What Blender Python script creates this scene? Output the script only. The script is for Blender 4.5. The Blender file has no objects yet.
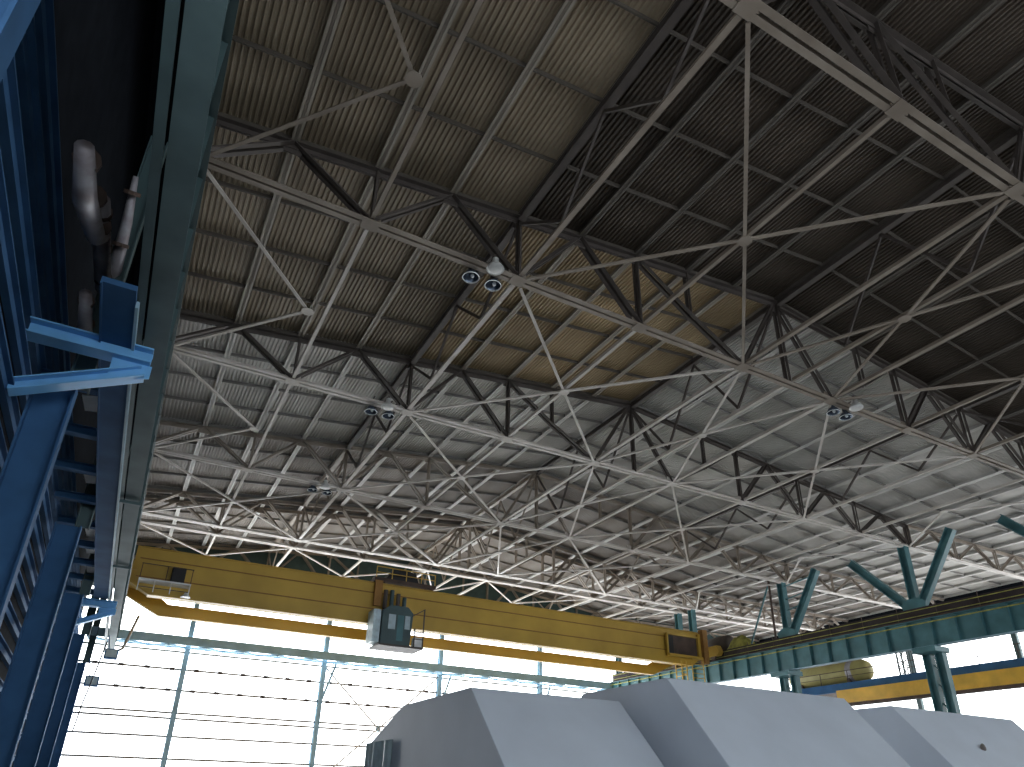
import bpy, bmesh, math, random
from mathutils import Vector, Matrix
random.seed(4)
C = bpy.context.scene.collection
V = Vector
ORD = ['first', 'second', 'third', 'fourth', 'fifth', 'sixth', 'seventh', 'eighth', 'ninth', 'tenth']

# ------------------------------------------------------------------ materials
def mat(name, col, rough=.6, metal=0., var=.18, scale=1.5, spot=None, rnd=0., emit=None, bump=0., spec=.4):
    m = bpy.data.materials.new(name); m.use_nodes = True
    nt = m.node_tree; b = nt.nodes['Principled BSDF']
    b.inputs['Specular IOR Level'].default_value = spec; b.inputs['Roughness'].default_value = rough; b.inputs['Metallic'].default_value = metal
    tc = nt.nodes.new('ShaderNodeTexCoord')
    n = nt.nodes.new('ShaderNodeTexNoise'); n.inputs['Scale'].default_value = scale; n.inputs['Detail'].default_value = 6
    nt.links.new(tc.outputs['Object'], n.inputs['Vector'])
    r = nt.nodes.new('ShaderNodeValToRGB'); e = r.color_ramp.elements
    e[0].position = .3; e[1].position = .7
    lo = spot if spot else [c * (1 - var) for c in col]
    e[0].color = (*lo, 1); e[1].color = (*[min(1, c * (1 + var)) for c in col], 1)
    nt.links.new(n.outputs['Fac'], r.inputs['Fac'])
    out = r.outputs['Color']
    if rnd:
        oi = nt.nodes.new('ShaderNodeObjectInfo')
        mr = nt.nodes.new('ShaderNodeMapRange'); mr.inputs['To Min'].default_value = 1 - rnd; mr.inputs['To Max'].default_value = 1 + rnd
        nt.links.new(oi.outputs['Random'], mr.inputs['Value'])
        hs = nt.nodes.new('ShaderNodeHueSaturation'); nt.links.new(mr.outputs['Result'], hs.inputs['Value'])
        nt.links.new(out, hs.inputs['Color']); out = hs.outputs['Color']
    nt.links.new(out, b.inputs['Base Color'])
    if bump:
        bp = nt.nodes.new('ShaderNodeBump'); bp.inputs['Strength'].default_value = bump
        n2 = nt.nodes.new('ShaderNodeTexNoise'); n2.inputs['Scale'].default_value = scale * 6
        nt.links.new(tc.outputs['Object'], n2.inputs['Vector'])
        nt.links.new(n2.outputs['Fac'], bp.inputs['Height']); nt.links.new(bp.outputs['Normal'], b.inputs['Normal'])
    if emit:
        b.inputs['Emission Color'].default_value = (*emit[0], 1); b.inputs['Emission Strength'].default_value = emit[1]
    return m

M = {}
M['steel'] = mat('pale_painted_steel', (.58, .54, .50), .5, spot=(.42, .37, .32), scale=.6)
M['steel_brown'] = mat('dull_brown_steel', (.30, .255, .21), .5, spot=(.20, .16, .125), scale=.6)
M['dark'] = mat('dark_primer_steel', (.085, .07, .062), .6)
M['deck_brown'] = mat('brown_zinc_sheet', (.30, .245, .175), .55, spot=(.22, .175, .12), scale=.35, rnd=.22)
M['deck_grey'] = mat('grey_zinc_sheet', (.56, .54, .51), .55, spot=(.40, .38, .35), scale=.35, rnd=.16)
M['deck_shade'] = mat('shaded_brown_zinc_sheet', (.078, .06, .046), .6, spot=(.055, .042, .032), scale=.35, rnd=.2)  # brown sheet with the dimness of the near roof put into its colour
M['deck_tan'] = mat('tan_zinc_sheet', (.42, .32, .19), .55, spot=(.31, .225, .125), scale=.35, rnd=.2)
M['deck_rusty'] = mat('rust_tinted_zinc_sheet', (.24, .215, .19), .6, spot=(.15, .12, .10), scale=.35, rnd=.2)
M['cross_dark'] = mat('dark_cross_channel', (.10, .085, .07), .6)
M['cross_grey'] = mat('dull_cross_channel', (.20, .19, .175), .6)
M['rib_shade'] = mat('shaded_brown_channel', (.11, .095, .08), .55, scale=.7)  # channels of those panels, roof shade likewise in the colour
M['rib_brown'] = mat('brown_channel', (.32, .28, .23), .5, scale=.7)
M['rib_grey'] = mat('grey_channel', (.58, .56, .53), .5, scale=.7)
M['teal'] = mat('teal_paint', (.075, .19, .21), .45, spot=(.05, .135, .15), scale=.8)
M['teal_grey'] = mat('greyed_teal_paint', (.085, .13, .135), .6, scale=.8, spec=.2)
M['teal_dark'] = mat('dark_teal_paint', (.06, .10, .105), .5, scale=.8)
M['blue'] = mat('blue_paint', (.045, .12, .25), .75, scale=.8, spec=.12)
M['blue_bright'] = mat('bright_blue_paint', (.16, .42, .74), .45, scale=.8)
M['blue_pale'] = mat('pale_blue_paint', (.32, .48, .58), .45, scale=.8)
M['rust'] = mat('rust_brown_steel', (.10, .065, .05), .7, spot=(.05, .035, .03), scale=1.2)
M['mustard'] = mat('mustard_crane_paint', (.52, .33, .055), .45, spot=(.43, .27, .045), scale=.3)
M['yellow'] = mat('yellow_paint', (.75, .42, .04), .45, scale=.8)
M['olive'] = mat('olive_yellow_cloth', (.42, .40, .09), .7, spot=(.2, .2, .05), scale=2)
M['brake'] = mat('dark_rusty_panel', (.05, .04, .04), .75, spot=(.03, .022, .022), scale=.8, spec=.15)
M['tank'] = mat('pale_olive_paint', (.46, .41, .17), .5, spot=(.36, .31, .11), scale=.6)
M['rust_and_ledge_shade'] = mat('rust_and_ledge_shade', (.30, .15, .04), .7, scale=2)  # rust; on the girder strips it paints in ledge shade
M['hood'] = mat('blue_grey_hood_paint', (.65, .71, .80), .5, var=.05, scale=.5, bump=.02)
M['curtain'] = mat('translucent_sheet', (.55, .68, .72), .4, scale=3)
M['foil'] = mat('silver_foil', (.42, .42, .46), .5, .3, spot=(.22, .18, .18), scale=1.4, bump=.5)
M['lampblue'] = mat('lamp_inner', (.10, .13, .18), .25, .6)
M['lens'] = mat('opal_lens', (.62, .62, .60), .3)
M['glint'] = mat('lamp_bulb', (.8, .82, .85), .1)
M['cable'] = mat('black_rubber', (.02, .02, .022), .6)
M['concrete'] = mat('floor_concrete', (.28, .27, .25), .6, scale=.4)
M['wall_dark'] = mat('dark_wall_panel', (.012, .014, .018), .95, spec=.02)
M['wall_teal'] = mat('dark_teal_wall_sheet', (.05, .085, .085), .7)
M['glass'] = mat('daylit_glazing', (.9, .93, .95), .2, emit=((.93, .97, 1.0), 4.4))
M['glass_side'] = mat('daylit_side_glazing', (.9, .93, .95), .2, emit=((.95, .98, 1.0), 3.0))
M['glass_back'] = mat('daylit_rear_glazing', (.9, .93, .95), .2, emit=((.82, .91, 1.0), 4.4))
M['fill_glow_left'] = mat('added_left_fill_glow', (.9, .93, .95), .2, emit=((.86, .93, 1.0), 1.0))  # unseen left pane, added to brighten the near roof and hoods
M['cabglass'] = mat('cab_window_glass', (.45, .55, .6), .15)
M['white'] = mat('white_paint', (.75, .76, .76), .4)

# ------------------------------------------------------------------ mesh builder
class MB:
    def __init__(s): s.v = []; s.f = []
    def add(s, vs, fs):
        k = len(s.v); s.v += [tuple(v) for v in vs]; s.f += [tuple(i + k for i in f) for f in fs]; return s
    def hexa(s, vs):
        return s.add(vs, [(0, 3, 2, 1), (4, 5, 6, 7), (0, 1, 5, 4), (1, 2, 6, 5), (2, 3, 7, 6), (3, 0, 4, 7)])
    def box(s, x0, x1, y0, y1, z0, z1):
        return s.hexa([(x0, y0, z0), (x1, y0, z0), (x1, y1, z0), (x0, y1, z0), (x0, y0, z1), (x1, y0, z1), (x1, y1, z1), (x0, y1, z1)])
    def frame(s, p, q, up):
        p = V(p); q = V(q); d = (q - p).normalized(); up = V(up)
        sd = d.cross(up)
        if sd.length < 1e-4: sd = d.cross(V((0, 1, 0)))
        sd.normalize(); n = sd.cross(d).normalized()
        return p, q, d, sd, n
    def bar(s, p, q, w, h, up=(0, 0, 1), os=0., on=0.):
        p, q, d, sd, n = s.frame(p, q, up)
        o = sd * os + n * on
        a = sd * (w / 2); b = n * (h / 2)
        return s.hexa([p + o - a - b, q + o - a - b, q + o + a - b, p + o + a - b, p + o - a + b, q + o - a + b, q + o + a + b, p + o + a + b])
    def dbl(s, p, q, w, gap, t=.022, up=(0, 0, 1), flip=1):       # two angle irons back to back
        for k in (-1, 1):
            s.bar(p, q, w, t, up, os=k * (gap / 2 + w / 2))
            s.bar(p, q, t, w, up, os=k * (gap / 2 + t / 2), on=flip * w / 2)
        return s
    def ibeam(s, p, q, w, h, t=.03, up=(0, 0, 1)):
        s.bar(p, q, w, t, up, on=-h / 2 + t / 2); s.bar(p, q, w, t, up, on=h / 2 - t / 2); s.bar(p, q, t, h - 2 * t, up); return s
    def tube(s, pts, r, n=8, cap=True):
        pts = [V(p) for p in pts]; rr = r if isinstance(r, (list, tuple)) else [r] * len(pts)
        k = len(s.v)
        for i, p in enumerate(pts):
            d = (pts[min(i + 1, len(pts) - 1)] - pts[max(i - 1, 0)]).normalized()
            a = d.cross(V((0, 0, 1)));
            if a.length < 1e-3: a = d.cross(V((0, 1, 0)))
            a.normalize(); b = d.cross(a)
            for j in range(n):
                t = 2 * math.pi * j / n
                s.v.append(tuple(p + a * (rr[i] * math.cos(t)) + b * (rr[i] * math.sin(t))))
        for i in range(len(pts) - 1):
            for j in range(n):
                s.f.append((k + i * n + j, k + i * n + (j + 1) % n, k + (i + 1) * n + (j + 1) % n, k + (i + 1) * n + j))
        if cap:
            s.f.append(tuple(k + j for j in reversed(range(n)))); s.f.append(tuple(k + (len(pts) - 1) * n + j for j in range(n)))
        return s
    def lathe(s, prof, o, axis=(0, 0, 1), n=20, cap=True):
        o = V(o); ax = V(axis).normalized(); pts = [o + ax * z for r, z in prof]
        a = ax.cross(V((0, 1, 0)));
        if a.length < 1e-3: a = ax.cross(V((1, 0, 0)))
        a.normalize(); b = ax.cross(a); k = len(s.v)
        for (r, z), p in zip(prof, pts):
            for j in range(n):
                t = 2 * math.pi * j / n; s.v.append(tuple(p + a * (r * math.cos(t)) + b * (r * math.sin(t))))
        for i in range(len(prof) - 1):
            for j in range(n):
                s.f.append((k + i * n + j, k + i * n + (j + 1) % n, k + (i + 1) * n + (j + 1) % n, k + (i + 1) * n + j))
        if cap:
            s.f.append(tuple(k + j for j in reversed(range(n)))); s.f.append(tuple(k + (len(prof) - 1) * n + j for j in range(n)))
        return s
    def prism(s, poly, axis, a0, a1):                               # poly in the other two axes, extruded along axis
        def mk(p, a):
            l = list(p); l.insert(axis, a); return tuple(l)
        n = len(poly)
        return s.add([mk(p, a0) for p in poly] + [mk(p, a1) for p in poly],
                     [tuple(range(n)), tuple(reversed(range(n, 2 * n)))] + [(i, n + i, n + (i + 1) % n, (i + 1) % n) for i in range(n)])
    def build(s, name, m, parent=None, bevel=0., smooth=False, off=None):
        me = bpy.data.meshes.new(name)
        if off is not None:
            o_ = V(off); s.v = [tuple(V(v) - o_) for v in s.v]
        me.from_pydata(s.v, [], s.f)
        bm = bmesh.new(); bm.from_mesh(me); bmesh.ops.recalc_face_normals(bm, faces=bm.faces); bm.to_mesh(me); bm.free()
        me.materials.append(m)
        if smooth:
            for p in me.polygons: p.use_smooth = True
        o = bpy.data.objects.new(name, me); C.objects.link(o)
        if parent: o.parent = parent
        if bevel:
            b = o.modifiers.new('bevel', 'BEVEL'); b.width = bevel; b.segments = 2; b.limit_method = 'ANGLE'
        if off is not None: o.location = off
        return o

def thing(name, label, cat, loc=(0, 0, 0), group=None):
    o = bpy.data.objects.new(name, None); C.objects.link(o); o.location = loc; o.empty_display_size = .2
    tag(o, label, cat, group); return o
def tag(o, label, cat, group=None):
    o['label'] = label; o['category'] = cat
    if group: o['group'] = group
    o['kind'] = 'thing'
    return o
def struct(o, label=None):
    o['kind'] = 'structure'
    if label: o['label'] = label
    return o
def copy_tree(o, parent=None, mats=None):
    c = o.copy(); C.objects.link(c)
    if parent: c.parent = parent
    for ch in list(o.children): copy_tree(ch, c)
    return c

# ------------------------------------------------------------------ layout (metres, eye at the origin; lifted onto the floor at the end)
XR, ZR = 25.3, 23.15           # ridge
XL, XE = -1.7, 52.3            # eaves
ZB = 18.3                      # truss bottom chord
FL = -1.7                      # floor
TY = [6.9, 18.9, 30.85, 42.8, 54.7, 56.8, 68.8]
def zt(x): return ZR - abs(x - XR) / 9.0

# ------------------------------------------------------------------ roof trusses
def make_truss(label, steel, dark):
    t = thing('roof_truss', label, 'roof truss', (XR, 0, ZB), 'roof trusses across the main hall')
    L = lambda x, z: (x - XR, 0, z - ZB)
    b = MB().dbl(L(XL, ZB), L(XE, ZB), .2, .1, .03); b.build('bottom_chord', steel, t)
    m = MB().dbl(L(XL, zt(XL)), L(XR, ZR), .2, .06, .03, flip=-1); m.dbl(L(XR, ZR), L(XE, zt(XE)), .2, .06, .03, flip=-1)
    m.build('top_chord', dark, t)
    def web(kind, a, bb, w=.15, mt=None):
        MB().dbl(L(*a), L(*bb), w, .13, .03, up=(0, 0, 1) if abs(a[0] - bb[0]) > .1 else (1, 0, 0)).build(kind, mt or dark, t)
    for s in (-1, 1):
        X = lambda k: XR + s * k
        T = lambda k: (X(k), zt(X(k))); B = lambda k: (X(k), ZB)
        S = (X(6), ZB + 1.75)
        web('end_post', B(27), T(27), .16)
        web('diagonal', B(27), T(24), .19)
        web('diagonal', T(24), B(21), .17); web('vertical', B(21), T(21), .10)
        web('diagonal', B(21), T(18), .15)
        web('diagonal', T(18), B(15), .19); web('vertical', B(15), T(15), .12)
        web('diagonal', B(15), T(12), .15)
        web('diagonal', T(12), B(9), .19); web('vertical', B(9), T(9), .13)
        web('diagonal', T(9), S, .15); web('diagonal', S, B(3), .15); web('short_strut', S, T(6), .11)
        web('diagonal', B(3), T(0), .13)
        for k in (27, 21, 15, 9, 3):
            x = X(k)
            g = MB().box(x - XR - .38, x - XR + .38, -.02, .02, -.02, .42); g.box(x - XR - .3, x - XR + .3, -.27, .27, -.05, -.03)
            g.build('gusset_plate', steel, t)
        for k in (24, 18, 12, 9):
            p = T(k); MB().box(p[0] - XR - .3, p[0] - XR + .3, -.02, .02, p[1] - ZB - .4, p[1] - ZB).build('gusset_plate', dark, t)
    web('vertical', (XR, ZB), (XR, ZR), .13)
    MB().box(-.4, .4, -.025, .025, ZR - ZB - .6, ZR - ZB).build('ridge_plate', dark, t)
    return t

TLAB = ['brown steel roof truss, fourth in front of the yellow crane, nearest overhead',
        'brown steel roof truss with lamps hung twice along it, third before the yellow crane',
        'pale steel roof truss, second in front of the yellow crane, its top chord dark',
        'pale steel roof truss, first in front of the yellow crane',
        'white-lit roof truss just beyond the crane girder, nearer of a close pair',
        'white-lit roof truss beyond the crane girder, farther of a close pair',
        'farthest roof truss, set against the glazed end wall']
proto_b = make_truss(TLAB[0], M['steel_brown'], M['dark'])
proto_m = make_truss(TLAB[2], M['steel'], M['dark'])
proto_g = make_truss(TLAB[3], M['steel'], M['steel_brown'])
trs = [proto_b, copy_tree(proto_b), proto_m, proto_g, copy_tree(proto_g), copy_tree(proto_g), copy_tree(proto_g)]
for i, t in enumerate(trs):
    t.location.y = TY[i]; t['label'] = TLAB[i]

# ------------------------------------------------------------------ roof panels (3 x 12 m, corrugated sheet on channels with cross ribs)
PW = 3.0 * math.sqrt(1 + 1 / 81)
def make_panel(length, sheet, rib, cross, pitch=.2):
    r = thing('corrugated_deck', '', 'roof panel', (0, 0, 0), 'corrugated metal roof panels')
    n = int(round(2.94 / pitch)); prof = []
    for k in range(n):
        x = -1.47 + k * 2.94 / n; p = 2.94 / n
        prof += [(x, .0), (x + p * .40, .0), (x + p * .52, .085), (x + p * .88, .085)]
    prof.append((1.47, 0.))
    m = MB(); y0, y1 = -length / 2 + .02, length / 2 - .02
    m.add([(x, y0, z + .27) for x, z in prof] + [(x, y1, z + .27) for x, z in prof],
          [(i, i + 1, len(prof) + i + 1, len(prof) + i) for i in range(len(prof) - 1)])
    m.add([(-1.49, y0, .38), (1.49, y0, .38), (1.49, y1, .38), (-1.49, y1, .38)], [(0, 1, 2, 3)])
    m.build('corrugated_sheet', sheet, r)
    for s in (-1, 1):
        c = MB(); xo = s * (PW / 2 - .012)
        c.bar((xo, y0, .14), (xo, y1, .14), .016, .27); c.bar((xo - s * .085, y0, .012), (xo - s * .085, y1, .012), .10, .02); c.bar((xo - s * .04, y0, .08), (xo - s * .04, y1, .08), .012, .13)
        c.build('edge_channel', rib, r)
    nb = max(2, int(round(length / 3)) + 1)
    for k in range(nb):
        y = y0 + .06 + (y1 - y0 - .12) * k / (nb - 1)
        MB().bar((-1.46, y, .18), (1.46, y, .18), .06, .17).build('cross_rib', cross, r)
    return r
bays = [(-5.1, 6.9, 'b', 'bay nearest the camera'), (6.9, 18.9, 'b', 'third bay before the crane'),
        (18.9, 30.85, 'b', 'second bay before the crane'), (30.85, 42.8, 'g', 'first bay before the crane'),
        (42.8, 54.7, 'g', 'bay over the crane'), (54.7, 56.8, 'g', 'narrow bay beyond the crane'),
        (56.8, 68.8, 'g', 'last bay by the end wall')]
protos = {}
KD = {'d': ('deck_shade', 'rib_shade', 'cross_dark', 'shade-darkened brown'), 'b': ('deck_brown', 'rib_brown', 'cross_dark', 'brownish'), 't': ('deck_tan', 'rib_brown', 'cross_dark', 'tan'),
      'g': ('deck_grey', 'rib_grey', 'cross_grey', 'grey'), 'r': ('deck_rusty', 'rib_grey', 'cross_grey', 'rust-tinted')}
def panel(kind, ln):
    if (kind, ln) in protos: return copy_tree(protos[(kind, ln)])
    d = KD[kind]; p = protos[(kind, ln)] = make_panel(ln, M[d[0]], M[d[1]], M[d[2]]); return p
for i, (y0, y1, kind, bay) in enumerate(bays):
    ln = round(y1 - y0, 2)
    for s in (-1, 1):
        for k in range(9):
            kd = kind
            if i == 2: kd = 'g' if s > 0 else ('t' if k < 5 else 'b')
            if i < 2 and not (s < 0 and k > 4): kd = 'd'  # near bays get the sheet with shade painted in
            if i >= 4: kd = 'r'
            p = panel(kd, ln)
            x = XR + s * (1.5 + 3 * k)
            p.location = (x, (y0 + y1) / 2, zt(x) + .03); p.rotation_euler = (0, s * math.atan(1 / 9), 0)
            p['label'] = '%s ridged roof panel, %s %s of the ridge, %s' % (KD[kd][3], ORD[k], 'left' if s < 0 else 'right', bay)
# aisle roof (flat), to the right of the columns
for y0, y1, kind, bay in bays[2:]:
    ln = round(y1 - y0, 2)
    for k in range(8):
        p = panel('g' if y1 < 43 else 'r', ln)
        p.location = (53.8 + 3.02 * k, (y0 + y1) / 2, 20.35); p.rotation_euler = (0, 0, 0)
        p['label'] = 'side-aisle roof panel, %s right of the columns, %s' % (ORD[k], bay)
        p['group'] = 'roof panels over the side aisle'

# ------------------------------------------------------------------ aisle trusses
def make_aisle_truss():
    t = thing('aisle_truss', '', 'roof truss', (64.3, 0, ZB), 'trusses over the side aisle')
    MB().dbl((-11.8, 0, 0), (12, 0, 0), .2, .07, .03).build('bottom_chord', M['steel'], t)
    MB().dbl((-11.8, 0, 1.95), (12, 0, 1.95), .18, .06, .03, flip=-1).build('top_chord', M['steel_brown'], t)
    for k in range(8):
        a, b = -11.8 + 2.975 * k, -11.8 + 2.975 * (k + 1)
        z0, z1 = (0, 1.95) if k % 2 == 0 else (1.95, 0)
        MB().dbl((a, 0, z0), (b, 0, z1), .13, .08, .025).build('diagonal', M['steel_brown'], t)
        if k % 2 == 0: MB().dbl((a, 0, 0), (a, 0, 1.95), .1, .08, .02, up=(1, 0, 0)).build('vertical', M['steel_brown'], t)
    return t
ap = None
for i, y in list(enumerate(TY))[2:]:
    ap = make_aisle_truss() if ap is None else copy_tree(ap)
    ap.location.y = y; ap['label'] = 'pale side-aisle truss right of the columns, ' + ['', '', 'second in front of the crane', 'first in front of the crane', 'beyond the crane, nearer of a close pair', 'beyond the crane, farther of a close pair', 'farthest, by the end wall'][i]

# ------------------------------------------------------------------ bottom chord ties, cross braces, vertical bracing
bn = [(6.9, 18.9, 1, 'third bay before the crane'), (18.9, 30.85, 2, 'second bay before the crane'),
      (30.85, 42.8, 3, 'first bay before the crane'), (42.8, 54.7, 4, 'bay over the crane'), (56.8, 68.8, 6, 'last bay by the end wall')]
tx = [XR + d for d in (-21, -15, -9, -3, 0, 3, 9, 15, 21)]
for y0, y1, i, bay in bn:
    st = M['steel_brown'] if i < 2 else M['steel']
    for k, x in enumerate(tx):
        ya, yb = y0 + .3, y1 - .3
        m = MB(); w = .2 if k in (1, 3, 5, 7) else .15
        m.bar((x, ya, ZB + .02), (x, yb, ZB + .02), w, .025)
        m.bar((x - .06, ya, ZB + .10), (x - .06, yb, ZB + .10), .02, .15); m.bar((x + .06, ya, ZB + .10), (x + .06, yb, ZB + .10), .02, .15)
        tag(m.build('tie_strut', st, off=(x, (y0 + y1) / 2, ZB)), 'long tie strut between trusses, %s from the left, %s' % (ORD[k], bay), 'tie strut', 'tie struts joining the truss bottom chords')
def xbrace(x0, x1, y0, y1, st, label, xc=None, half=None):
    xc = (x0 + x1) / 2; yc = (y0 + y1) / 2
    t = thing('cross_brace', label, 'cross brace', (xc, yc, ZB - .03), 'horizontal cross braces between trusses')
    ends = [(x0, y0), (x1, y0), (x1, y1), (x0, y1)] if half is None else [(x0, y0), (x0, y1)]
    for (x, y) in ends:
        d = V((x - xc, y - yc, 0)); d = d * (1 - .4 / d.length)
        m = MB(); m.bar((0, 0, -.02), (d.x, d.y, -.02), .13, .02); m.bar((0, 0, .04), (d.x, d.y, .04), .02, .11)
        m.build('brace_arm', st, t)
    m = MB(); m.prism([(.27 * math.cos(a) + 0, .27 * math.sin(a)) for a in [math.pi / 8 + k * math.pi / 4 for k in range(8)]], 2, -.07, -.045)
    m.build('centre_plate', st, t)
for y0, y1, i, bay in bn:
    st = M['steel_brown'] if i < 2 else M['steel']
    xbrace(XR - 15, XR - 3, y0, y1, st, 'wide flat cross brace left of the ridge, %s' % bay)
    xbrace(XR + 3, XR + 15, y0, y1, st, 'wide flat cross brace right of the ridge, %s' % bay)
    xbrace(XR - 3, XR + 3, y0, y1, st, 'narrow flat cross brace under the ridge, %s' % bay)
    if i < 4:
        xbrace(XL + .3, XR - 16.7, y0, y1, st, 'half cross brace to the left columns, %s' % bay, half=1)
    else:
        xbrace(XL + .3, XR - 15, y0, y1, st, 'full cross brace beside the left columns, %s' % bay)
    xbrace(XE - .3, XR + 16.7, y0, y1, st, 'half cross brace to the right columns, %s' % bay, half=1)
    if i != 6 or True:
        dk = M['dark'] if i < 4 else M['steel_brown']
        for x, nm in ((XR - 15, 'left of the ridge'), (XR, 'under the ridge'), (XR + 15, 'right of the ridge')):
            L = y1 - y0; z1 = zt(x) - .12
            t = thing('sway_frame', 'dark upright W-shaped sway bracing %s, %s' % (nm, bay), 'sway bracing', (x, y0, ZB), 'upright sway bracing between trusses')
            MB().ibeam((0, .25, z1 - ZB), (0, L - .25, z1 - ZB), .3, .32, .03).build('top_strut', dk, t)
            pts = [(.2, z1 - ZB - .3), (L * .27, .3), (L * .5, z1 - ZB - .2), (L * .73, .3), (L - .2, z1 - ZB - .3)]
            for a, b in zip(pts, pts[1:]):
                MB().bar((0, a[0], a[1]), (0, b[0], b[1]), .1, .12).build('brace_arm', dk, t)

# ------------------------------------------------------------------ high-bay floodlights on the bottom chords
def make_lamp(kind):
    t = thing('floodlight', '', 'lamp', (0, 0, 0), 'round floodlights hung from the truss chords')
    MB().lathe([(.09, .52), (.12, .5), (.13, .3), (.22, .22), (.33, .04), (.345, 0), (.325, 0), (.31, .04), (.2, .2), (.05, .22)], (0, 0, -.1)).build('bell_housing', M['lens'] if kind == 'opal' else M['lampblue'], t, smooth=True)
    if kind == 'opal':
        MB().lathe([(.02, -.035), (.2, -.025), (.3, 0), (.31, .02)], (0, 0, -.1)).build('opal_cover', M['lens'], t, smooth=True)
    else:
        bh = t.children[0]
        MB().lathe([(.3, .0), (.335, -.01), (.335, .02), (.3, .03)], (0, 0, -.11), cap=False).build('rim', M['white'], bh)
        MB().lathe([(.03, .02), (.07, .06), (.08, .12), (.05, .2)], (.06, 0, -.11)).build('bulb', M['glint'], bh, smooth=True)
    m = MB().bar((0, 0, .42), (0, 0, .62), .05, .05); m.bar((0, 0, .6), (0, -.45, .6), .05, .05); m.build('hanger_arm', M['dark'], t)
    return t
ld, lo = make_lamp('dark'), make_lamp('opal')
first = {'dark': ld, 'opal': lo}; used = set()
lamps = []
TN = {1: 'third truss before the crane', 2: 'second truss before the crane', 3: 'first truss before the crane'}
for ti in (1, 2, 3):
    for side in (0, 1):
        bx = 8.5 if side == 0 else 28.95
        for dx, dy, kind, ds in ((0, .42, 'dark', 'left one of the dark pair'), (.95, .42, 'dark', 'right one of the dark pair'), (.6, -1.0, 'opal', 'pale disc')):
            if side == 1 and ti > 1: continue
            lamp = first[kind] if kind not in used else copy_tree(first[kind]); used.add(kind)
            lamp.location = (bx + dx, TY[ti] + dy, ZB - .2)
            if dy < 0: lamp.rotation_euler.z = math.pi; lamp.location.y = TY[ti] - .45
            lamp['label'] = 'floodlight %s of the ridge, %s, %s' % ('left' if side == 0 else 'right', TN[ti], ds)

# ------------------------------------------------------------------ runway girders
def runway(name, label, y0, y1, web_x, z0, z1, inner, col, flange_mat):
    t = thing(name, label, 'crane runway', (web_x, y0, z0), 'crane runway girders')
    L = y1 - y0; h = z1 - z0
    MB().box(-.27, .27, 0, L, 0, .05).build('bottom_flange', flange_mat, t)
    MB().box(-.02, .02, 0, L, .05, h - .05).build('web', col, t)
    MB().box(-.3, .3, 0, L, h - .05, h).build('top_flange', col, t)
    n = 0; y = .4
    while y < L - .2:
        MB().box(-.25, .25, y - .012, y + .012, .05, h - .05).build('stiffener', col, t); y += 1.75
    return t
rw = runway('runway_girder', 'teal plate girder with upright stiffeners above the right columns', 8.0, 68.3, 50.3, 10.3, 12.25, -1, M['teal'], M['blue_pale'])
lw = runway('runway_girder', 'long dark teal plate girder running along the left wall', 4.0, 68.3, -1.03, 10.3, 12.25, 1, M['teal_dark'], M['teal_grey'])
# rails and walkways (their own things)
def railb(name, x, y0, y1, z, label):
    m = MB().box(x - .06, x + .06, y0, y1, z, z + .03); m.box(x - .012, x + .012, y0, y1, z + .03, z + .12); m.box(x - .035, x + .035, y0, y1, z + .12, z + .16)
    tag(m.build(name, M['rust'], off=(x, y0, z)), label, 'crane rail', 'crane rails')
railb('crane_rail', 50.3, 8, 68, 12.25, 'rusty crane rail on the right teal girder')
railb('crane_rail', -1.03, 4, 68, 12.25, 'rusty crane rail on the left girder')
# right walkway: rusty brake beam behind the girder with hand rails
w = thing('walkway', 'rust-brown walkway with thin yellow handrails along the right teal girder', 'walkway', (50.9, 8, 12.3))
MB().box(-.28, 3.6, 0, 60, 0, .12).build('deck_plate', M['rust'], w)
MB().box(-.28, -.25, 0, 60, .12, .95).build('brake_panel', M['brake'], w)
k = 0
while k < 60:
    MB().box(-.33, -.28, k, k + .05, -.1, 1.2).build('rail_post', M['rust'], w); k += 3.0
for z in (.3, .75): MB().box(-.37, -.33, 0, 60, z, z + .05).build('handrail', M['olive'], w)
tag(MB().tube([(50.0, 8, 11.95), (50.0, 68, 11.95)], .045, 6).build('conductor_bar', M['olive'], off=(50.0, 8, 11.9)), 'thin yellow-green bar running along the right teal girder web', 'conductor bar')

# left: brake flange strip, blue box girder, brackets, pipes
tag(MB().box(-1.55, -1.36, 4, 68, 10.3, 10.36).box(-1.56, -1.52, 4, 68, 10.36, 10.5).build('edge_girder', M['teal_dark'], off=(-1.5, 4, 10.3)), 'narrow dark teal strip girder beside the left runway', 'girder')
b = thing('box_girder', 'deep blue box girder along the left wall beyond the blue bracket', 'girder', (-1.9, 15.0, 10.1))
MB().box(-.36, .36, 0, 31.8, 0, .14).build('body', M['blue'], b)
MB().box(.36, .43, .6, 31.8, -.04, .14).build('edge_angle', M['blue_pale'], b)
MB().box(-.36, -.32, 0, 31.8, -.05, 0).build('edge_angle', M['blue'], b)
def bracket(y, label, zb=9.95):
    t = thing('wall_bracket', label, 'bracket', (-1.03, y, zb), 'blue brackets on the left wall')
    MB().ibeam((0, 0, 0), (-2.7, 0, 0), .5, .42, .05).build('arm', M['blue_bright'], t, bevel=.01)
    m = MB().ibeam((-.12, .05, -.42), (-2.7, .05, -1.62), .42, .3, .04); m.build('knee_brace', M['blue_bright'], t, bevel=.01)
    MB().prism([(.05, -.2), (.05, -.55), (-.85, -.85), (-.85, -.2)], 1, -.02, .02).build('end_plate', M['blue_bright'], t)
bracket(17.6, 'bright blue triangular bracket under the left runway, nearest the camera')
bracket(47.6, 'blue triangular bracket under the left runway, level with the crane')
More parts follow.
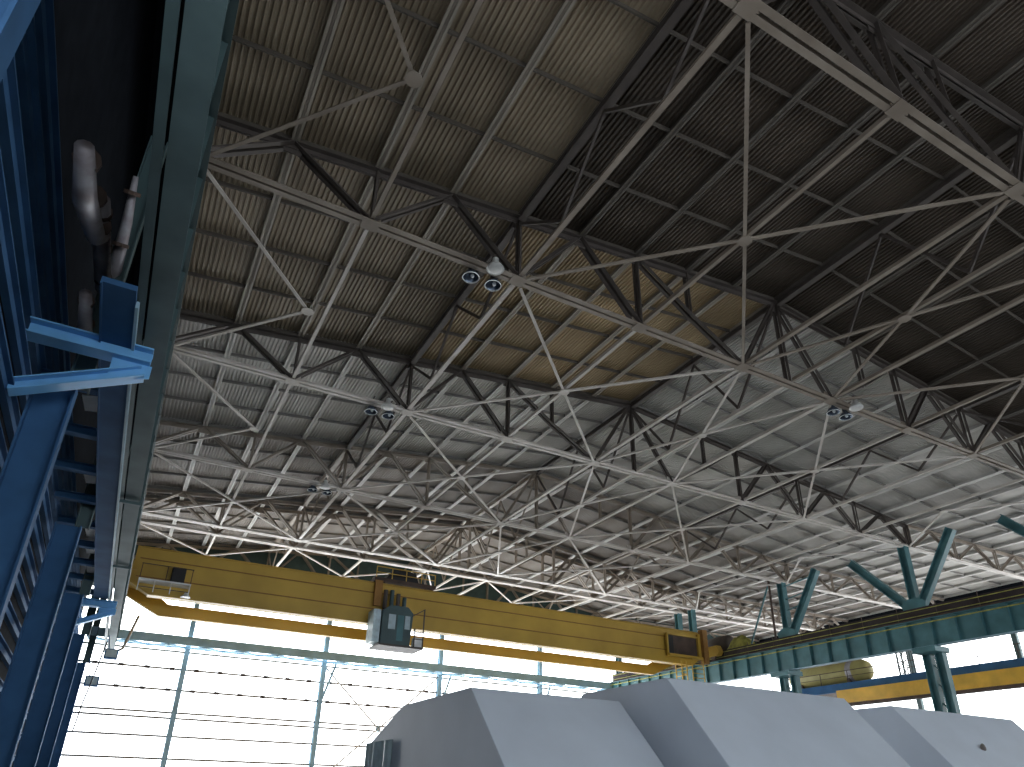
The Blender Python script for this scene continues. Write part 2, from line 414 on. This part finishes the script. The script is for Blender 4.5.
# stiff cross clips below the left girder
for y, lb in ((29.5, 'nearer'), (39.5, 'farther')):
    tag(MB().bar((-1.6, y, 10.2), (-.72, y, 10.2), .12, .12).bar((-.76, y, 10.2), (-.76, y, 10.6), .08, .08).build('girder_clip', M['teal_dark'], off=(-1.1, y, 10.2)), 'dark cross clip under the left girder, %s of two' % lb, 'clip')
# silver foil ducts, hung in the dark recess top left
def duct(pts, rad, label):
    m = MB(); m.tube(pts, rad, 10)
    t = thing('foil_duct', label, 'duct', pts[0], 'silver foil ducts in the top left recess')
    o = m.build('sleeve', M['foil'], t, smooth=True); o.location = -V(pts[0])
    d = V(pts[-1]) - V(pts[0])
    for f in (.12, .5, .86):
        c = V(pts[0]) + d * f; a = d.normalized()
        MB().tube([c - a * .05 - V(pts[0]), c + a * .05 - V(pts[0])], max(rad) * 1.08 if isinstance(rad, list) else rad * 1.08, 10).build('strap', M['rust'], t)
duct([(-2.65, 11.6, 10.5), (-2.65, 13.0, 10.5), (-2.62, 15.0, 11.2), (-2.6, 15.4, 11.6)], [.17, .23, .2, .18], 'crumpled silver duct at the upper left edge, longest of the group')
duct([(-2.6, 14.2, 11.6), (-2.6, 16.3, 11.7), (-2.6, 18.0, 11.9)], [.17, .2, .19], 'broad silver duct in the top left recess, beside the thin tapering pipe')
duct([(-2.6, 17.2, 15.2), (-2.6, 18.2, 14.4), (-2.6, 19.5, 12.2)], [.07, .14, .2], 'thin tapering silver pipe in the dark top left recess')
duct([(-2.7, 16.6, 10.7), (-2.7, 17.9, 10.6), (-2.7, 19.6, 10.9)], [.14, .17, .15], 'short silver duct just above the bright blue bracket')

# left columns and wall
for y, lb in ((6.9, 'nearest the camera'), (18.9, 'by the bright blue bracket'), (30.85, 'second along the left wall'), (42.8, 'third along the left wall'), (54.7, 'beyond the crane'), (67.8, 'at the end wall')):
    t = thing('wall_column', 'blue steel column in the left wall, ' + lb, 'column', (-3.0, y, FL), 'steel columns along the left wall')
    MB().ibeam((0, 0, 0), (0, 0, 11.0), .5, .9, .05, up=(1, 0, 0)).build('shaft', M['blue'], t)
    MB().ibeam((.45, 0, 11.0), (.45, 0, 20.0), .4, .5, .04, up=(1, 0, 0)).build('upper_shaft', M['teal_dark'], t)
    MB().box(-.5, .5, -.35, .35, 0, .06).build('base_plate', M['blue'], t)
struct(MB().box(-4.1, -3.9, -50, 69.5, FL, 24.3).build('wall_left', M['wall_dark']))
for k in range(13):
    z = 0.2 + k * 1.0
    tag(MB().box(-3.88, -3.72, 6, 68, z, z + .22).box(-3.88, -3.6, 6, 68, z + .2, z + .25).build('wall_girt', M['blue'], off=(-3.8, 6, z)), 'blue horizontal girt on the left wall, %s from the bottom' % (ORD[k] if k < 10 else ['eleventh', 'twelfth', 'thirteenth'][k - 10]), 'girt', 'horizontal girts on the left wall')
for k in range(9):
    y = 20.5 + k * 3.2
    m = MB().ibeam((-3.7, y, 10.25), (-2.28, y, 10.25), .32, .3, .03)
    tag(m.build('cross_beam', M['blue'], off=(-3, y, 10.25)), 'short blue cross beam at the left edge, %s beyond the bright blue bracket' % ORD[k], 'beam', 'short blue cross beams along the left wall')
    if k in (0, 2, 4, 5, 6, 7):
        y += 1.0; w = (.9, .8, 1.3, 1.0, 1.6, 1.4)[(0, 2, 4, 5, 6, 7).index(k)]
        o = MB().prism([(-2.75, y), (-2.34, y - .12), (-2.36, y + w), (-2.68, y + w + .1)], 2, 10.42, 10.45)
        tag(o.build('loose_sheet', M['white'], off=(-2.5, y, 10.42)), 'pale loose sheet lying just past the %s blue cross beam at the left edge' % ORD[k], 'sheet', 'pale loose sheets along the left wall')

# ------------------------------------------------------------------ right columns with V heads
def column(y, label, near=True, far=True, dy=0., sp=.45):
    t = thing('hall_column', label, 'column', (51.1, y, FL), 'teal columns along the right side')
    zc = lambda z: z - FL
    for s in (-1, 1):
        MB().ibeam((-.2, dy + s * sp, 0), (-.2, dy + s * sp, zc(10.0)), .5, .6, .04, up=(0, 1, 0)).build('shaft', M['teal'], t)
    k = 1.0
    while k < 11:
        MB().bar((-.2, dy - sp, k), (-.2, dy + sp, k + 1.1), .08, .08, up=(1, 0, 0)).build('lacing_bar', M['teal'], t); k += 1.3
    MB().box(-1.35, .35, dy - sp - .4, dy + sp + .4, zc(9.9), zc(10.28)).build('cap_plate', M['teal'], t)
    MB().box(.0, .45, -.45, .45, zc(10.3), zc(13.3)).build('neck', M['teal'], t)
    if near or far: MB().prism([(-.8, zc(13.1)), (.8, zc(13.1)), (1.0, zc(13.75)), (.4, zc(14.1)), (-.4, zc(14.1)), (-1.0, zc(13.75))], 0, -.1, -.05).build('saddle_plate', M['teal'], t)
    MB().ibeam((.2, 0, zc(13.3)), (.2, 0, zc(18.2)), .55, .6, .05, up=(0, 1, 0)).build('post', M['teal'], t)
    if near: MB().ibeam((.2, -.3, zc(13.3)), (.2, -3.9, zc(18.5)), .5, .6, .05, up=(0, 1, 0)).build('strut', M['teal'], t)
    if far: MB().ibeam((.2, .3, zc(13.3)), (.2, 4.7, zc(18.2)), .5, .6, .05, up=(0, 1, 0)).build('strut', M['teal'], t)
    if near and not far:
        for z in (15.6, 16.6, 17.8): MB().bar((.2, 0, zc(z)), (.2, -.5 - 3.5 * (z - 13.9) / 4.7, zc(z + .25)), .1, .1).build('lacing_bar', M['teal'], t)
    MB().box(-.7, .5, -.9, .9, 0, .08).build('base_plate', M['teal'], t)
column(18.9, 'teal column with V head, nearest the camera at the right edge')
column(30.85, 'teal column whose three struts fan out at the right', dy=-.7)
column(42.8, 'teal V-headed column right of the crane, standing before the runway', far=False, dy=.3, sp=.6)
column(54.7, 'plain teal column behind the crane right end, nearer of a close pair', near=False, far=False)
column(56.8, 'plain teal column behind the crane right end, farther of a close pair', near=False, far=False)
column(67.6, 'teal column at the far right corner by the end wall', near=False, far=False)
tag(MB().tube([(51.2, 44.2, 12.4), (51.2, 44.1, 19)], .1, 8).build('drain_pipe', M['rust'], off=(51.2, 44.2, 12.4)), 'thin dark pipe rising beside the teal V-headed column', 'pipe')
tag(MB().tube([(51.6, 47.6, 13.3), (51.6, 44.6, 18.4)], .09, 8).build('stay_rod', M['teal'], off=(51.6, 47.6, 13.3)), 'thin teal slanting stay left of the V-headed column', 'stay')

# ------------------------------------------------------------------ bridge crane
CY, FY = 52.0, 56.0
cr = thing('bridge_crane', 'mustard yellow double-girder bridge crane spanning the hall', 'crane', (25, 54, 12.41))
O = V((25, 54, 12.41))
def cp(m, name, mt, parent=None, **k):
    m.v = [tuple(V(v) - O) for v in m.v]
    return m.build(name, mt, parent or cr, **k)
def girder(y, zb, zt_, x0, x1, kl, zl, kr, w):
    pl = [(x0, zt_), (x1, zt_), (x1, zl), (kr, zb), (kl, zb), (x0, zl)]
    g = cp(MB().prism([(x, z) for x, z in pl], 1, y - w / 2, y + w / 2), 'girder', M['mustard'])
    for z, d in ((zt_ - .02, .16), (zt_ - .8, .09), (zt_ - 2.05, .09)):
        cp(MB().box(x0 + .3, x1 - .3, y - w / 2 - d, y - w / 2, z - .06, z), 'flange_strip', M['mustard'] if d > .1 else M['rust_and_ledge_shade'], g).location = (0, 0, 0)  # lower strips carry ledge shade as a darker colour
    cp(MB().box(kl, kr, y - w / 2 - .06, y + w / 2 + .06, zb - .05, zb), 'bottom_flange', M['mustard'], g)
    return g
girder(CY, 11.82, 15.0, -.75, 49.0, .5, 12.5, 48.0, .7)
girder(55.1, 12.75, 15.0, -.75, 49.0, 1.0, 13.0, 47.5, 1.0)
cp(MB().prism([(-.75, 13.3), (.4, 13.3), (2.05, 12.2), (46.0, 12.2), (48.0, 13.3), (49.6, 13.3), (49.6, 12.7), (46.6, 11.33), (1.55, 11.33), (-.75, 12.5)], 1, 55.8, 56.25), 'cranked_beam', M['mustard'])
for x, nm in ((-1.03, 0), (50.3, 1)):
    e = cp(MB().prism([(50.4, 12.75), (57.6, 12.75), (57.9, 13.1), (57.6, 13.7), (50.4, 13.7), (50.1, 13.1)], 0, x - .27, x + .27), 'end_carriage', M['mustard'])
    for yy in (51.2, 53.0, 55.0, 56.8):
        cp(MB().lathe([(.3, -.08), (.33, -.06), (.33, .06), (.3, .08)], (x, yy, 12.73), (1, 0, 0), 16), 'wheel', M['rust'], e)
    if nm: cp(MB().box(48.7, 50.1, 51.5, 56.5, 13.3, 13.7), 'tie_beam', M['mustard'])
    else: cp(MB().box(-.9, -.5, 51.5, 56.5, 13.3, 13.9), 'tie_beam', M['mustard'])
# left service platform with rail, cabinet and lamp
def cpp(m, *a, **k):
    m.v = [(v[0] - .45, v[1] + .25, v[2] - .36) for v in m.v]
    return cp(m, *a, **k)
pf = cpp(MB().box(.2, 3.4, 50.3, 51.4, 12.85, 12.95), 'platform', M['white'])
for x in (.25, 1.2, 2.2, 3.35): cpp(MB().box(x - .03, x + .03, 50.3, 50.36, 12.1, 12.85), 'hanger', M['white'], pf)
cpp(MB().box(.2, 3.4, 50.32, 50.36, 12.35, 12.4), 'lower_rail', M['rust'], pf)
for x in (.25, 1.8, 3.35): cpp(MB().box(x - .025, x + .025, 50.3, 50.35, 12.95, 13.95), 'rail_post', M['rust'], pf)
cpp(MB().box(.2, 3.4, 50.3, 50.35, 13.9, 13.95), 'handrail', M['rust'], pf)
cpp(MB().box(2.1, 2.95, 50.6, 51.35, 12.97, 14.05), 'switch_cabinet', M['cable'], bevel=.03)
cpp(MB().lathe([(.1, .35), (.14, .2), (.3, .04), (.32, 0), (.28, .02)], (3.25, 50.9, 12.15)), 'work_lamp', M['lens'], smooth=True)
# right end opening frame and ladder
fr = cp(MB().box(44.6, 48.8, 51.15, 51.38, 14.3, 14.45).box(44.6, 48.8, 50.9, 51.38, 12.3, 12.5).box(44.6, 44.75, 51.15, 51.38, 12.5, 14.3).box(48.4, 48.8, 51.1, 51.38, 12.5, 14.7), 'access_frame', M['mustard'])
cp(MB().box(44.76, 45.5, 51.36, 51.39, 12.5, 14.3), 'dark_opening', M['cable'], fr)
cp(MB().box(45.5, 48.4, 51.36, 51.39, 12.5, 14.3), 'recess_panel', M['rust'], fr)
cp(MB().box(48.7, 49.25, 50.7, 51.3, 11.9, 15.1), 'rusty_post', M['rust_and_ledge_shade'])
ld_ = cp(MB().box(47.2, 47.27, 50.9, 50.98, 8.6, 12.4).box(48.6, 48.67, 50.9, 50.98, 8.6, 12.4), 'ladder', M['mustard'])
for k in range(9): cp(MB().box(47.2, 48.67, 50.92, 50.97, 8.8 + k * .42, 8.86 + k * .42), 'rung', M['mustard'], ld_)
hc = cp(MB().box(45.9, 45.98, 50.9, 50.98, 9.0, 12.0).box(46.5, 46.58, 50.9, 50.98, 9.0, 12.0).box(46.5, 46.58, 52.4, 52.48, 9.0, 12.0), 'hanger_cage', M['mustard'])
for k in range(4): cp(MB().box(45.9, 46.58, 50.92, 50.97, 9.2 + k * .75, 9.28 + k * .75).bar((46.54, 50.9, 9.2 + k * .75), (46.54, 52.44, 9.2 + k * .75), .06, .06), 'crossbar', M['mustard'], hc)
# operator cab under the near girder
cab = cp(MB().prism([(16.3, 10.05), (18.6, 10.05), (18.75, 12.55), (18.3, 13.0), (16.9, 13.0), (16.3, 12.55)], 1, 50.0, 51.9), 'operator_cab', M['teal_dark'], bevel=.04)
cp(MB().box(15.7, 16.25, 50.2, 51.6, 10.2, 12.6), 'side_screen', M['curtain'], cab)
cp(MB().box(16.8, 17.35, 49.97, 50.02, 11.2, 12.3), 'cab_window', M['cabglass'], cab)
cp(MB().box(17.5, 18.0, 49.97, 50.02, 10.4, 12.3), 'cab_door', M['teal'], cab)
cp(MB().box(18.1, 18.5, 49.97, 50.02, 11.3, 12.3), 'cab_window', M['cabglass'], cab)
cp(MB().box(16.1, 19.6, 49.7, 51.9, 9.9, 10.05), 'cab_floor', M['dark'], cab)
rl = MB()
for x in (18.85, 19.55): rl.box(x - .04, x + .04, 49.75, 49.83, 10.05, 12.9 if x > 19 else 11.4)
rl.bar((18.6, 49.8, 12.3), (19.6, 49.8, 12.95), .07, .07); rl.box(18.8, 19.6, 49.75, 49.8, 11.1, 11.17); rl.box(18.8, 19.6, 49.75, 49.8, 10.6, 10.66)
cp(rl, 'balcony_rail', M['dark'], cab)
for k in range(4):
    x = 16.75 + k * .52; cp(MB().tube([(x, 51.1, 12.9), (x, 51.1, 14.5 - .22 * abs(k - .6))], .17, 10), 'cable_conduit', M['teal_dark'] if k % 2 else M['dark'], cab)
cp(MB().box(15.9, 16.5, 51.2, 51.42, 13.1, 15.1), 'rust_stained_plate', M['rust_and_ledge_shade'])
cp(MB().box(18.85, 19.5, 49.8, 50.3, 10.05, 10.75), 'control_box', M['white'], cab)
# trolley on top: its own thing
tr = thing('crane_trolley', 'dark hoist trolley with yellow rail on top of the yellow crane', 'trolley', (18.7, 54, 15.0))
MB().box(-2.6, 2.6, -1.9, 1.9, .35, .6).build('frame', M['rust'], tr)
MB().prism([(-1.6, .6), (1.4, .6), (1.1, 1.5), (.2, 1.75), (-.9, 1.6)], 1, -1.2, 1.0).build('winch_housing', M['cable'], tr, bevel=.05)
MB().lathe([(.5, -1.6), (.55, -1.5), (.5, -1.4), (.5, 1.4), (.55, 1.5), (.5, 1.6)], (-.2, 1.3, 1.0), (1, 0, 0)).build('winch_drum', M['dark'], tr, smooth=True)
for x in (-2, 2):
    for y in (-1.7, 1.7): MB().lathe([(.3, -.08), (.33, 0), (.3, .08)], (x, y, .32), (0, 1, 0), 16).build('wheel', M['rust'], tr)
for x in (-2.5, -1.2, 0, 1.3, 2.5): MB().box(x - .03, x + .03, -1.88, -1.82, .6, 1.5).build('rail_post', M['mustard'], tr)
MB().box(-2.5, 2.5, -1.89, -1.83, 1.45, 1.52).box(-2.5, 2.5, -1.89, -1.83, 1.0, 1.05).build('handrail', M['mustard'], tr)
# cover sheet over gear at the right end
cv = MB(); nx, ny = 12, 8
for i in range(nx + 1):
    for j in range(ny + 1):
        u, v_ = i / nx, j / ny
        cv.v.append((50.75 + 2.4 * u, 47.2 + 3.2 * v_, 12.55 + 2.5 * math.sin(math.pi * min(1, u * 1.05)) ** .6 * (1 - .45 * u) * math.sin(math.pi * (v_ * .96 + .02)) ** .5 + random.uniform(-.12, .12)))
for i in range(nx):
    for j in range(ny):
        a = i * (ny + 1) + j; cv.f.append((a, a + ny + 1, a + ny + 2, a + 1))
o = tag(cv.build('cover_sheet', M['olive'], off=(51.9, 48.8, 12.5)), 'crumpled yellow-green cover sheet by the crane right end', 'cover sheet')
sm = o.modifiers.new('solid', 'SOLIDIFY'); sm.thickness = .04
hb = thing('hoist_motor', 'dark rounded machine behind the yellow-green cover on the right runway', 'motor', (53.6, 53.4, 13.6))
MB().lathe([(.5, -1.6), (.9, -1.3), (.95, 0), (.9, 1.3), (.5, 1.6)], (0, 0, .9), (0, 1, 0)).build('casing', M['dark'], hb, smooth=True)
MB().box(-.7, .7, -1.2, 1.2, -1.15, .2).build('foot', M['rust'], hb)

# ------------------------------------------------------------------ turbine hoods
def hood(label, x0, x1, ytop0, ytop1, ztop, yfront, zfront, yback, zback):
    t = thing('turbine_hood', label, 'turbine hood', ((x0 + x1) / 2, (ytop0 + ytop1) / 2, FL), 'blue-grey turbine hoods')
    o = V(t.location)
    pl = [(ytop0, ztop), (ytop1, ztop), (yback, zback), (yback, FL), (yfront, FL), (yfront, zfront)]
    m = MB().prism(pl, 0, x0, x1); m.v = [tuple(V(v) - o) for v in m.v]
    m.build('casing', M['hood'], t, bevel=.03)
    return t, o
h1, o1 = hood('grey turbine hood at the far left of the three', 9.4, 14.95, 19.75, 25.4, 3.0, 17.3, .55, 28.9, 1.85)
h2, o2 = hood('largest grey turbine hood, in the middle of the three', 15.5, 24.0, 17.95, 22.75, 3.6, 15.25, .5, 25.5, 1.1)
h3, o3 = hood('grey turbine hood at the right edge', 27.1, 35.5, 18.25, 20.6, 3.6, 15.6, .5, 23.4, 1.1)
# curtain below the rear overhang of the left hood
cu = MB(); n = 26
for k in range(n + 1):
    y = 25.9 + 3.0 * k / n; x = 9.28 + .05 * math.sin(k * 1.7)
    cu.v += [(x, y, 1.86), (x, y, FL)]
for k in range(n): cu.f.append((2 * k, 2 * k + 2, 2 * k + 3, 2 * k + 1))
cu.v = [tuple(V(v) - o1) for v in cu.v]
cu.build('plastic_curtain', M['curtain'], h1)['label'] = 'pale pleated plastic curtain'
MB().lathe([(.12, 0), (.16, .05), (.1, .14)], (12.0 - o1.x, 24.0 - o1.y, 3.0 - FL)).build('lifting_lug', M['rust'], h1)
MB().lathe([(.06, 0), (.2, .05), (.06, .1)], (30.4 - o3.x, 17.0 - o3.y, 2.1 - FL), (0, -1, 0)).build('lifting_lug', M['dark'], h3)

# ------------------------------------------------------------------ shell: floor, end wall with glazing, side aisle
struct(MB().box(-6, 78, -50, 70, FL - .2, FL).build('floor', M['concrete']))
EY = 69.4
px = [-3.9, 4.9, 17.2, 29.3, 41.4, 53.0]
for k in range(5):
    struct(MB().box(px[k], px[k + 1], EY + .1, EY + .16, FL, 16.0).build('window_%d' % (k + 1), M['glass']))
struct(MB().box(53.0, 76.5, EY + .1, EY + .16, 3, 16.0).build('window_6', M['glass_side']))
struct(MB().box(-4, 77, EY + .1, EY + .3, 16.0, 24.2).build('wall_end', M['wall_teal']))
for k, x in enumerate(px[1:5]):
    t = thing('wind_post', 'pale blue upright post in the glazed end wall, %s from the left' % ORD[k], 'post', (x, EY - .25, FL), 'posts in the glazed end wall')
    MB().ibeam((0, 0, 0), (0, 0, 18.5), .42, .5, .05, up=(0, 1, 0)).build('shaft', M['blue_pale'], t)
    for s in ((1,) if k else ()): MB().bar((.0, -.2, 9.3), (s * 1.0, -.6, 13.0), .2, .2).build('knee_brace', M['blue_pale'], t)
for k, z in enumerate((11.15, 9.65, 7.9, 6.05, 5.6, 4.15, 2.4, .8)):
    t = thing('glazing_rail', 'thin grey horizontal rail across the bright end glazing, %s from the top' % ORD[k], 'glazing rail', (25, EY - .02, z), 'rails of the end glazing')
    MB().box(-28.6, 28, -.03, .05, -.085, .085).build('bar', M['steel_brown'], t)
    if k in (1, 2):
        for x in range(-27, 28, 2):
            MB().box(x - .2, x + .2, -.12, -.03, -.13, .13).build('clamp', M['rust'], t)
for k, (a, b_) in enumerate(zip(px[1:4], px[2:5])):
    if k != 0: continue
    xc = (a + b_) / 2
for a, b_, nm in ((17.2, 29.3, 'middle'), ):
    xc = (a + b_) / 2; t = thing('rod_brace', 'thin X-shaped rod brace with centre plate in the glazed end wall', 'rod brace', (xc, EY - .12, 5.8))
    for sx in (-1, 1):
        for sz in (-1, 1): MB().tube([(0, 0, 0), (sx * 5.9, 0, sz * 5.3)], .09, 6).build('rod', M['steel'], t)
    MB().prism([(.3 * math.cos(q * math.pi / 3), .3 * math.sin(q * math.pi / 3)) for q in range(6)], 1, -.06, .06).build('centre_plate', M['blue_pale'], t)
wg = thing('wind_girder', 'pale green horizontal lattice girder across the end glazing', 'girder', (25, 67.8, 11.5))
MB().box(-28, 27.5, -.1, .1, 0, .75).build('chord', M['blue_pale'], wg)
MB().box(-28, 27.5, 1.2, 1.35, -.1, .1).build('chord', M['blue_pale'], wg)
x = -28
k = 0
while x < 27:
    a = (x, -.05 if k % 2 == 0 else 1.25, -.05); b_ = (x + 1.55, 1.25 if k % 2 == 0 else -.05, -.05)
    MB().bar(a, b_, .2, .16).build('lacing_bar', M['blue_pale'], wg); x += 1.55; k += 1
# devices hanging at the lower left
for x, y, z, lb in ((-.82, 60, 9.0, 'upper'), (-1.6, 60, 7.0, 'lower')):
    t = thing('flood_box', 'blue-grey box-shaped floodlight by the left runway, %s of two' % lb, 'lamp', (x, y, z), 'box floodlights at the lower left')
    MB().box(-.45, .45, -.35, .35, -.35, .35).build('case', M['blue'], t, bevel=.05)
    MB().box(-.36, .36, -.39, -.35, -.26, .26).build('lens', M['cabglass'], t)
    MB().bar((-.2, 0, .3), (-.5, 0, 1.6), .08, .08).build('bracket', M['blue'], t)
tag(MB().tube([(.37, 60, 12.0), (-.16, 60, 9.5), (-.5, 60, 9.25)], .1, 8).build('slanted_pole', M['steel_brown'], off=(.37, 60, 12)), 'short slanted pole below the crane left end', 'pole')
pts = [(-1.2, 56, 9.2), (-1.5, 58, 7.2), (-1.8, 60, 5.6), (-2.0, 61, 3.6)]
tag(MB().tube(pts, .05, 6).build('hanging_cable', M['cable'], off=pts[0]), 'thin dark cable sagging at the lower left edge', 'cable')

# side aisle: mezzanine, crane beam, tank, outer wall
mz = thing('mezzanine', 'dark blue edge beam and deck with thin railing behind the right columns', 'mezzanine', (60, 40, 9.6))
MB().box(-.2, .1, -14, 27, 0, .75).build('edge_beam', M['blue'], mz)
MB().box(.1, 8, -14, 27, .6, .75).build('deck', M['rust'], mz)
for y in range(-14, 28, 3): MB().box(-.15, -.1, y, y + .05, .75, 1.85).build('rail_post', M['rust'], mz)
MB().box(-.15, -.1, -14, 27, 1.8, 1.86).box(-.15, -.1, -14, 27, 1.3, 1.34).build('handrail', M['rust'], mz)
yg = thing('aisle_crane', 'orange-yellow crane beam below the blue mezzanine at the right', 'crane beam', (59.0, 40, 8.45))
MB().prism([(4.6, 1.1), (-16, 1.1), (-16, .0), (3.6, .0), (4.6, .5)], 0, -.35, .35).build('girder', M['yellow'], yg)
MB().box(-.5, .5, -16, 3.8, -.06, 0).build('flange', M['yellow'], yg)
MB().box(-.3, .3, -16, 4.3, -.3, -.06).build('rail', M['rust'], yg)
tk = thing('storage_tank', 'olive-yellow horizontal tank with a silver band, behind the right girder', 'tank', (61.5, 47.6, 10.36))
MB().lathe([(.3, -5.0), (.8, -4.7), (1.0, -4.3), (1.0, 3.6), (.8, 3.9), (.3, 4.2)], (0, 0, 1.15), (0, 1, 0), 24).build('shell', M['tank'], tk, smooth=True)
MB().lathe([(1.02, -.3), (1.03, 0), (1.02, .3)], (0, -3.2, 1.15), (0, 1, 0), 24).build('silver_band', M['foil'], tk)
for y in (-3, 2.5): MB().box(-.8, .8, y - .15, y + .15, 0, .5).build('saddle', M['rust'], tk)
lt = thing('lattice_stand', 'small dark lattice stand right of the olive tank', 'stand', (61.0, 38.8, 10.35))
for x in (-.35, .35):
    for y in (-.5, .5): MB().box(x - .06, x + .06, y - .06, y + .06, 0, 3.0).build('leg', M['teal_dark'], lt)
for k in range(4):
    MB().bar((-.35, -.5, k * .75), (-.35, .5, k * .75 + .75), .06, .06).bar((-.35, .5, k * .75), (-.35, -.5, k * .75 + .75), .06, .06).build('lacing_bar', M['teal_dark'], lt)
for k in range(6):
    y0 = 4 + 11 * k
    struct(MB().box(76.4, 76.5, y0, y0 + 10.7, 5.0, 17.2).build('window_%d' % (7 + k), M['glass_side']))
    if k < 5: tag(MB().box(76.0, 76.4, y0 + 10.6, y0 + 11.1, FL, 18.5).build('aisle_post', M['teal_dark'], off=(76.2, y0 + 10.8, FL)), 'dark post in the outer aisle glazing, %s from the near end' % ORD[k], 'post', 'posts of the outer aisle glazing')
    for j, z in enumerate((8, 11, 14)):
        pass
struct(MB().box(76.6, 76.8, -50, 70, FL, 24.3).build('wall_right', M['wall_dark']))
struct(MB().box(52.5, 76.6, -50, 18.9, 20.6, 20.9).build('ceiling_aisle', M['deck_grey']))
struct(MB().prism([(-4.0, 20.6), (XR, 23.6), (52.4, 20.6), (52.4, 20.8), (XR, 23.8), (-4.0, 20.8)], 1, -50, -5.15).build('ceiling', M['deck_brown']))
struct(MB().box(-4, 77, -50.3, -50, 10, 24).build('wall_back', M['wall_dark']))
struct(MB().box(-4, 77, -50.2, -50.1, FL, 10).build('window_20', M['glass_back']))
struct(MB().box(-3.86, -3.8, -34, 9, FL + .6, 9.5).build('window_21', M['fill_glow_left']))  # out-of-view glowing pane before the solid wall, added as fill light
struct(MB().box(-4.1, 77, 5, 70, 24.3, 24.4).build('ceiling_cover', M['wall_dark']))

# ------------------------------------------------------------------ world, camera
wd = bpy.data.worlds.new('sky'); bpy.context.scene.world = wd; wd.use_nodes = True
bg = wd.node_tree.nodes['Background']
sk = wd.node_tree.nodes.new('ShaderNodeTexSky'); sk.sky_type = 'HOSEK_WILKIE'; sk.turbidity = 6
wd.node_tree.links.new(sk.outputs['Color'], bg.inputs['Color']); bg.inputs['Strength'].default_value = .8
cam = bpy.data.cameras.new('camera'); co = bpy.data.objects.new('camera', cam); C.objects.link(co)
R = Matrix(((0.87812632, -0.22044503, -0.4246153), (-0.47803438, -0.36824658, -0.79741933), (0.01942399, 0.90321561, -0.42874732)))
co.matrix_world = R.to_4x4()
cam.sensor_width = 36; cam.sensor_fit = 'HORIZONTAL'; cam.lens = 697.27 * 36 / 1024
cam.shift_x = 4 / 1024; cam.shift_y = (467 - 383.5) / 1024; cam.clip_end = 400
sc = bpy.context.scene; sc.camera = co
for o in sc.objects:
    if o.parent is None: o.location.z -= FL
vs = sc.view_settings; vs.view_transform = 'Standard'; vs.look = 'None'; vs.gamma = 1; vs.exposure = .55; vs.use_curve_mapping = False
sc.cycles.max_bounces = 6; sc.cycles.diffuse_bounces = 4
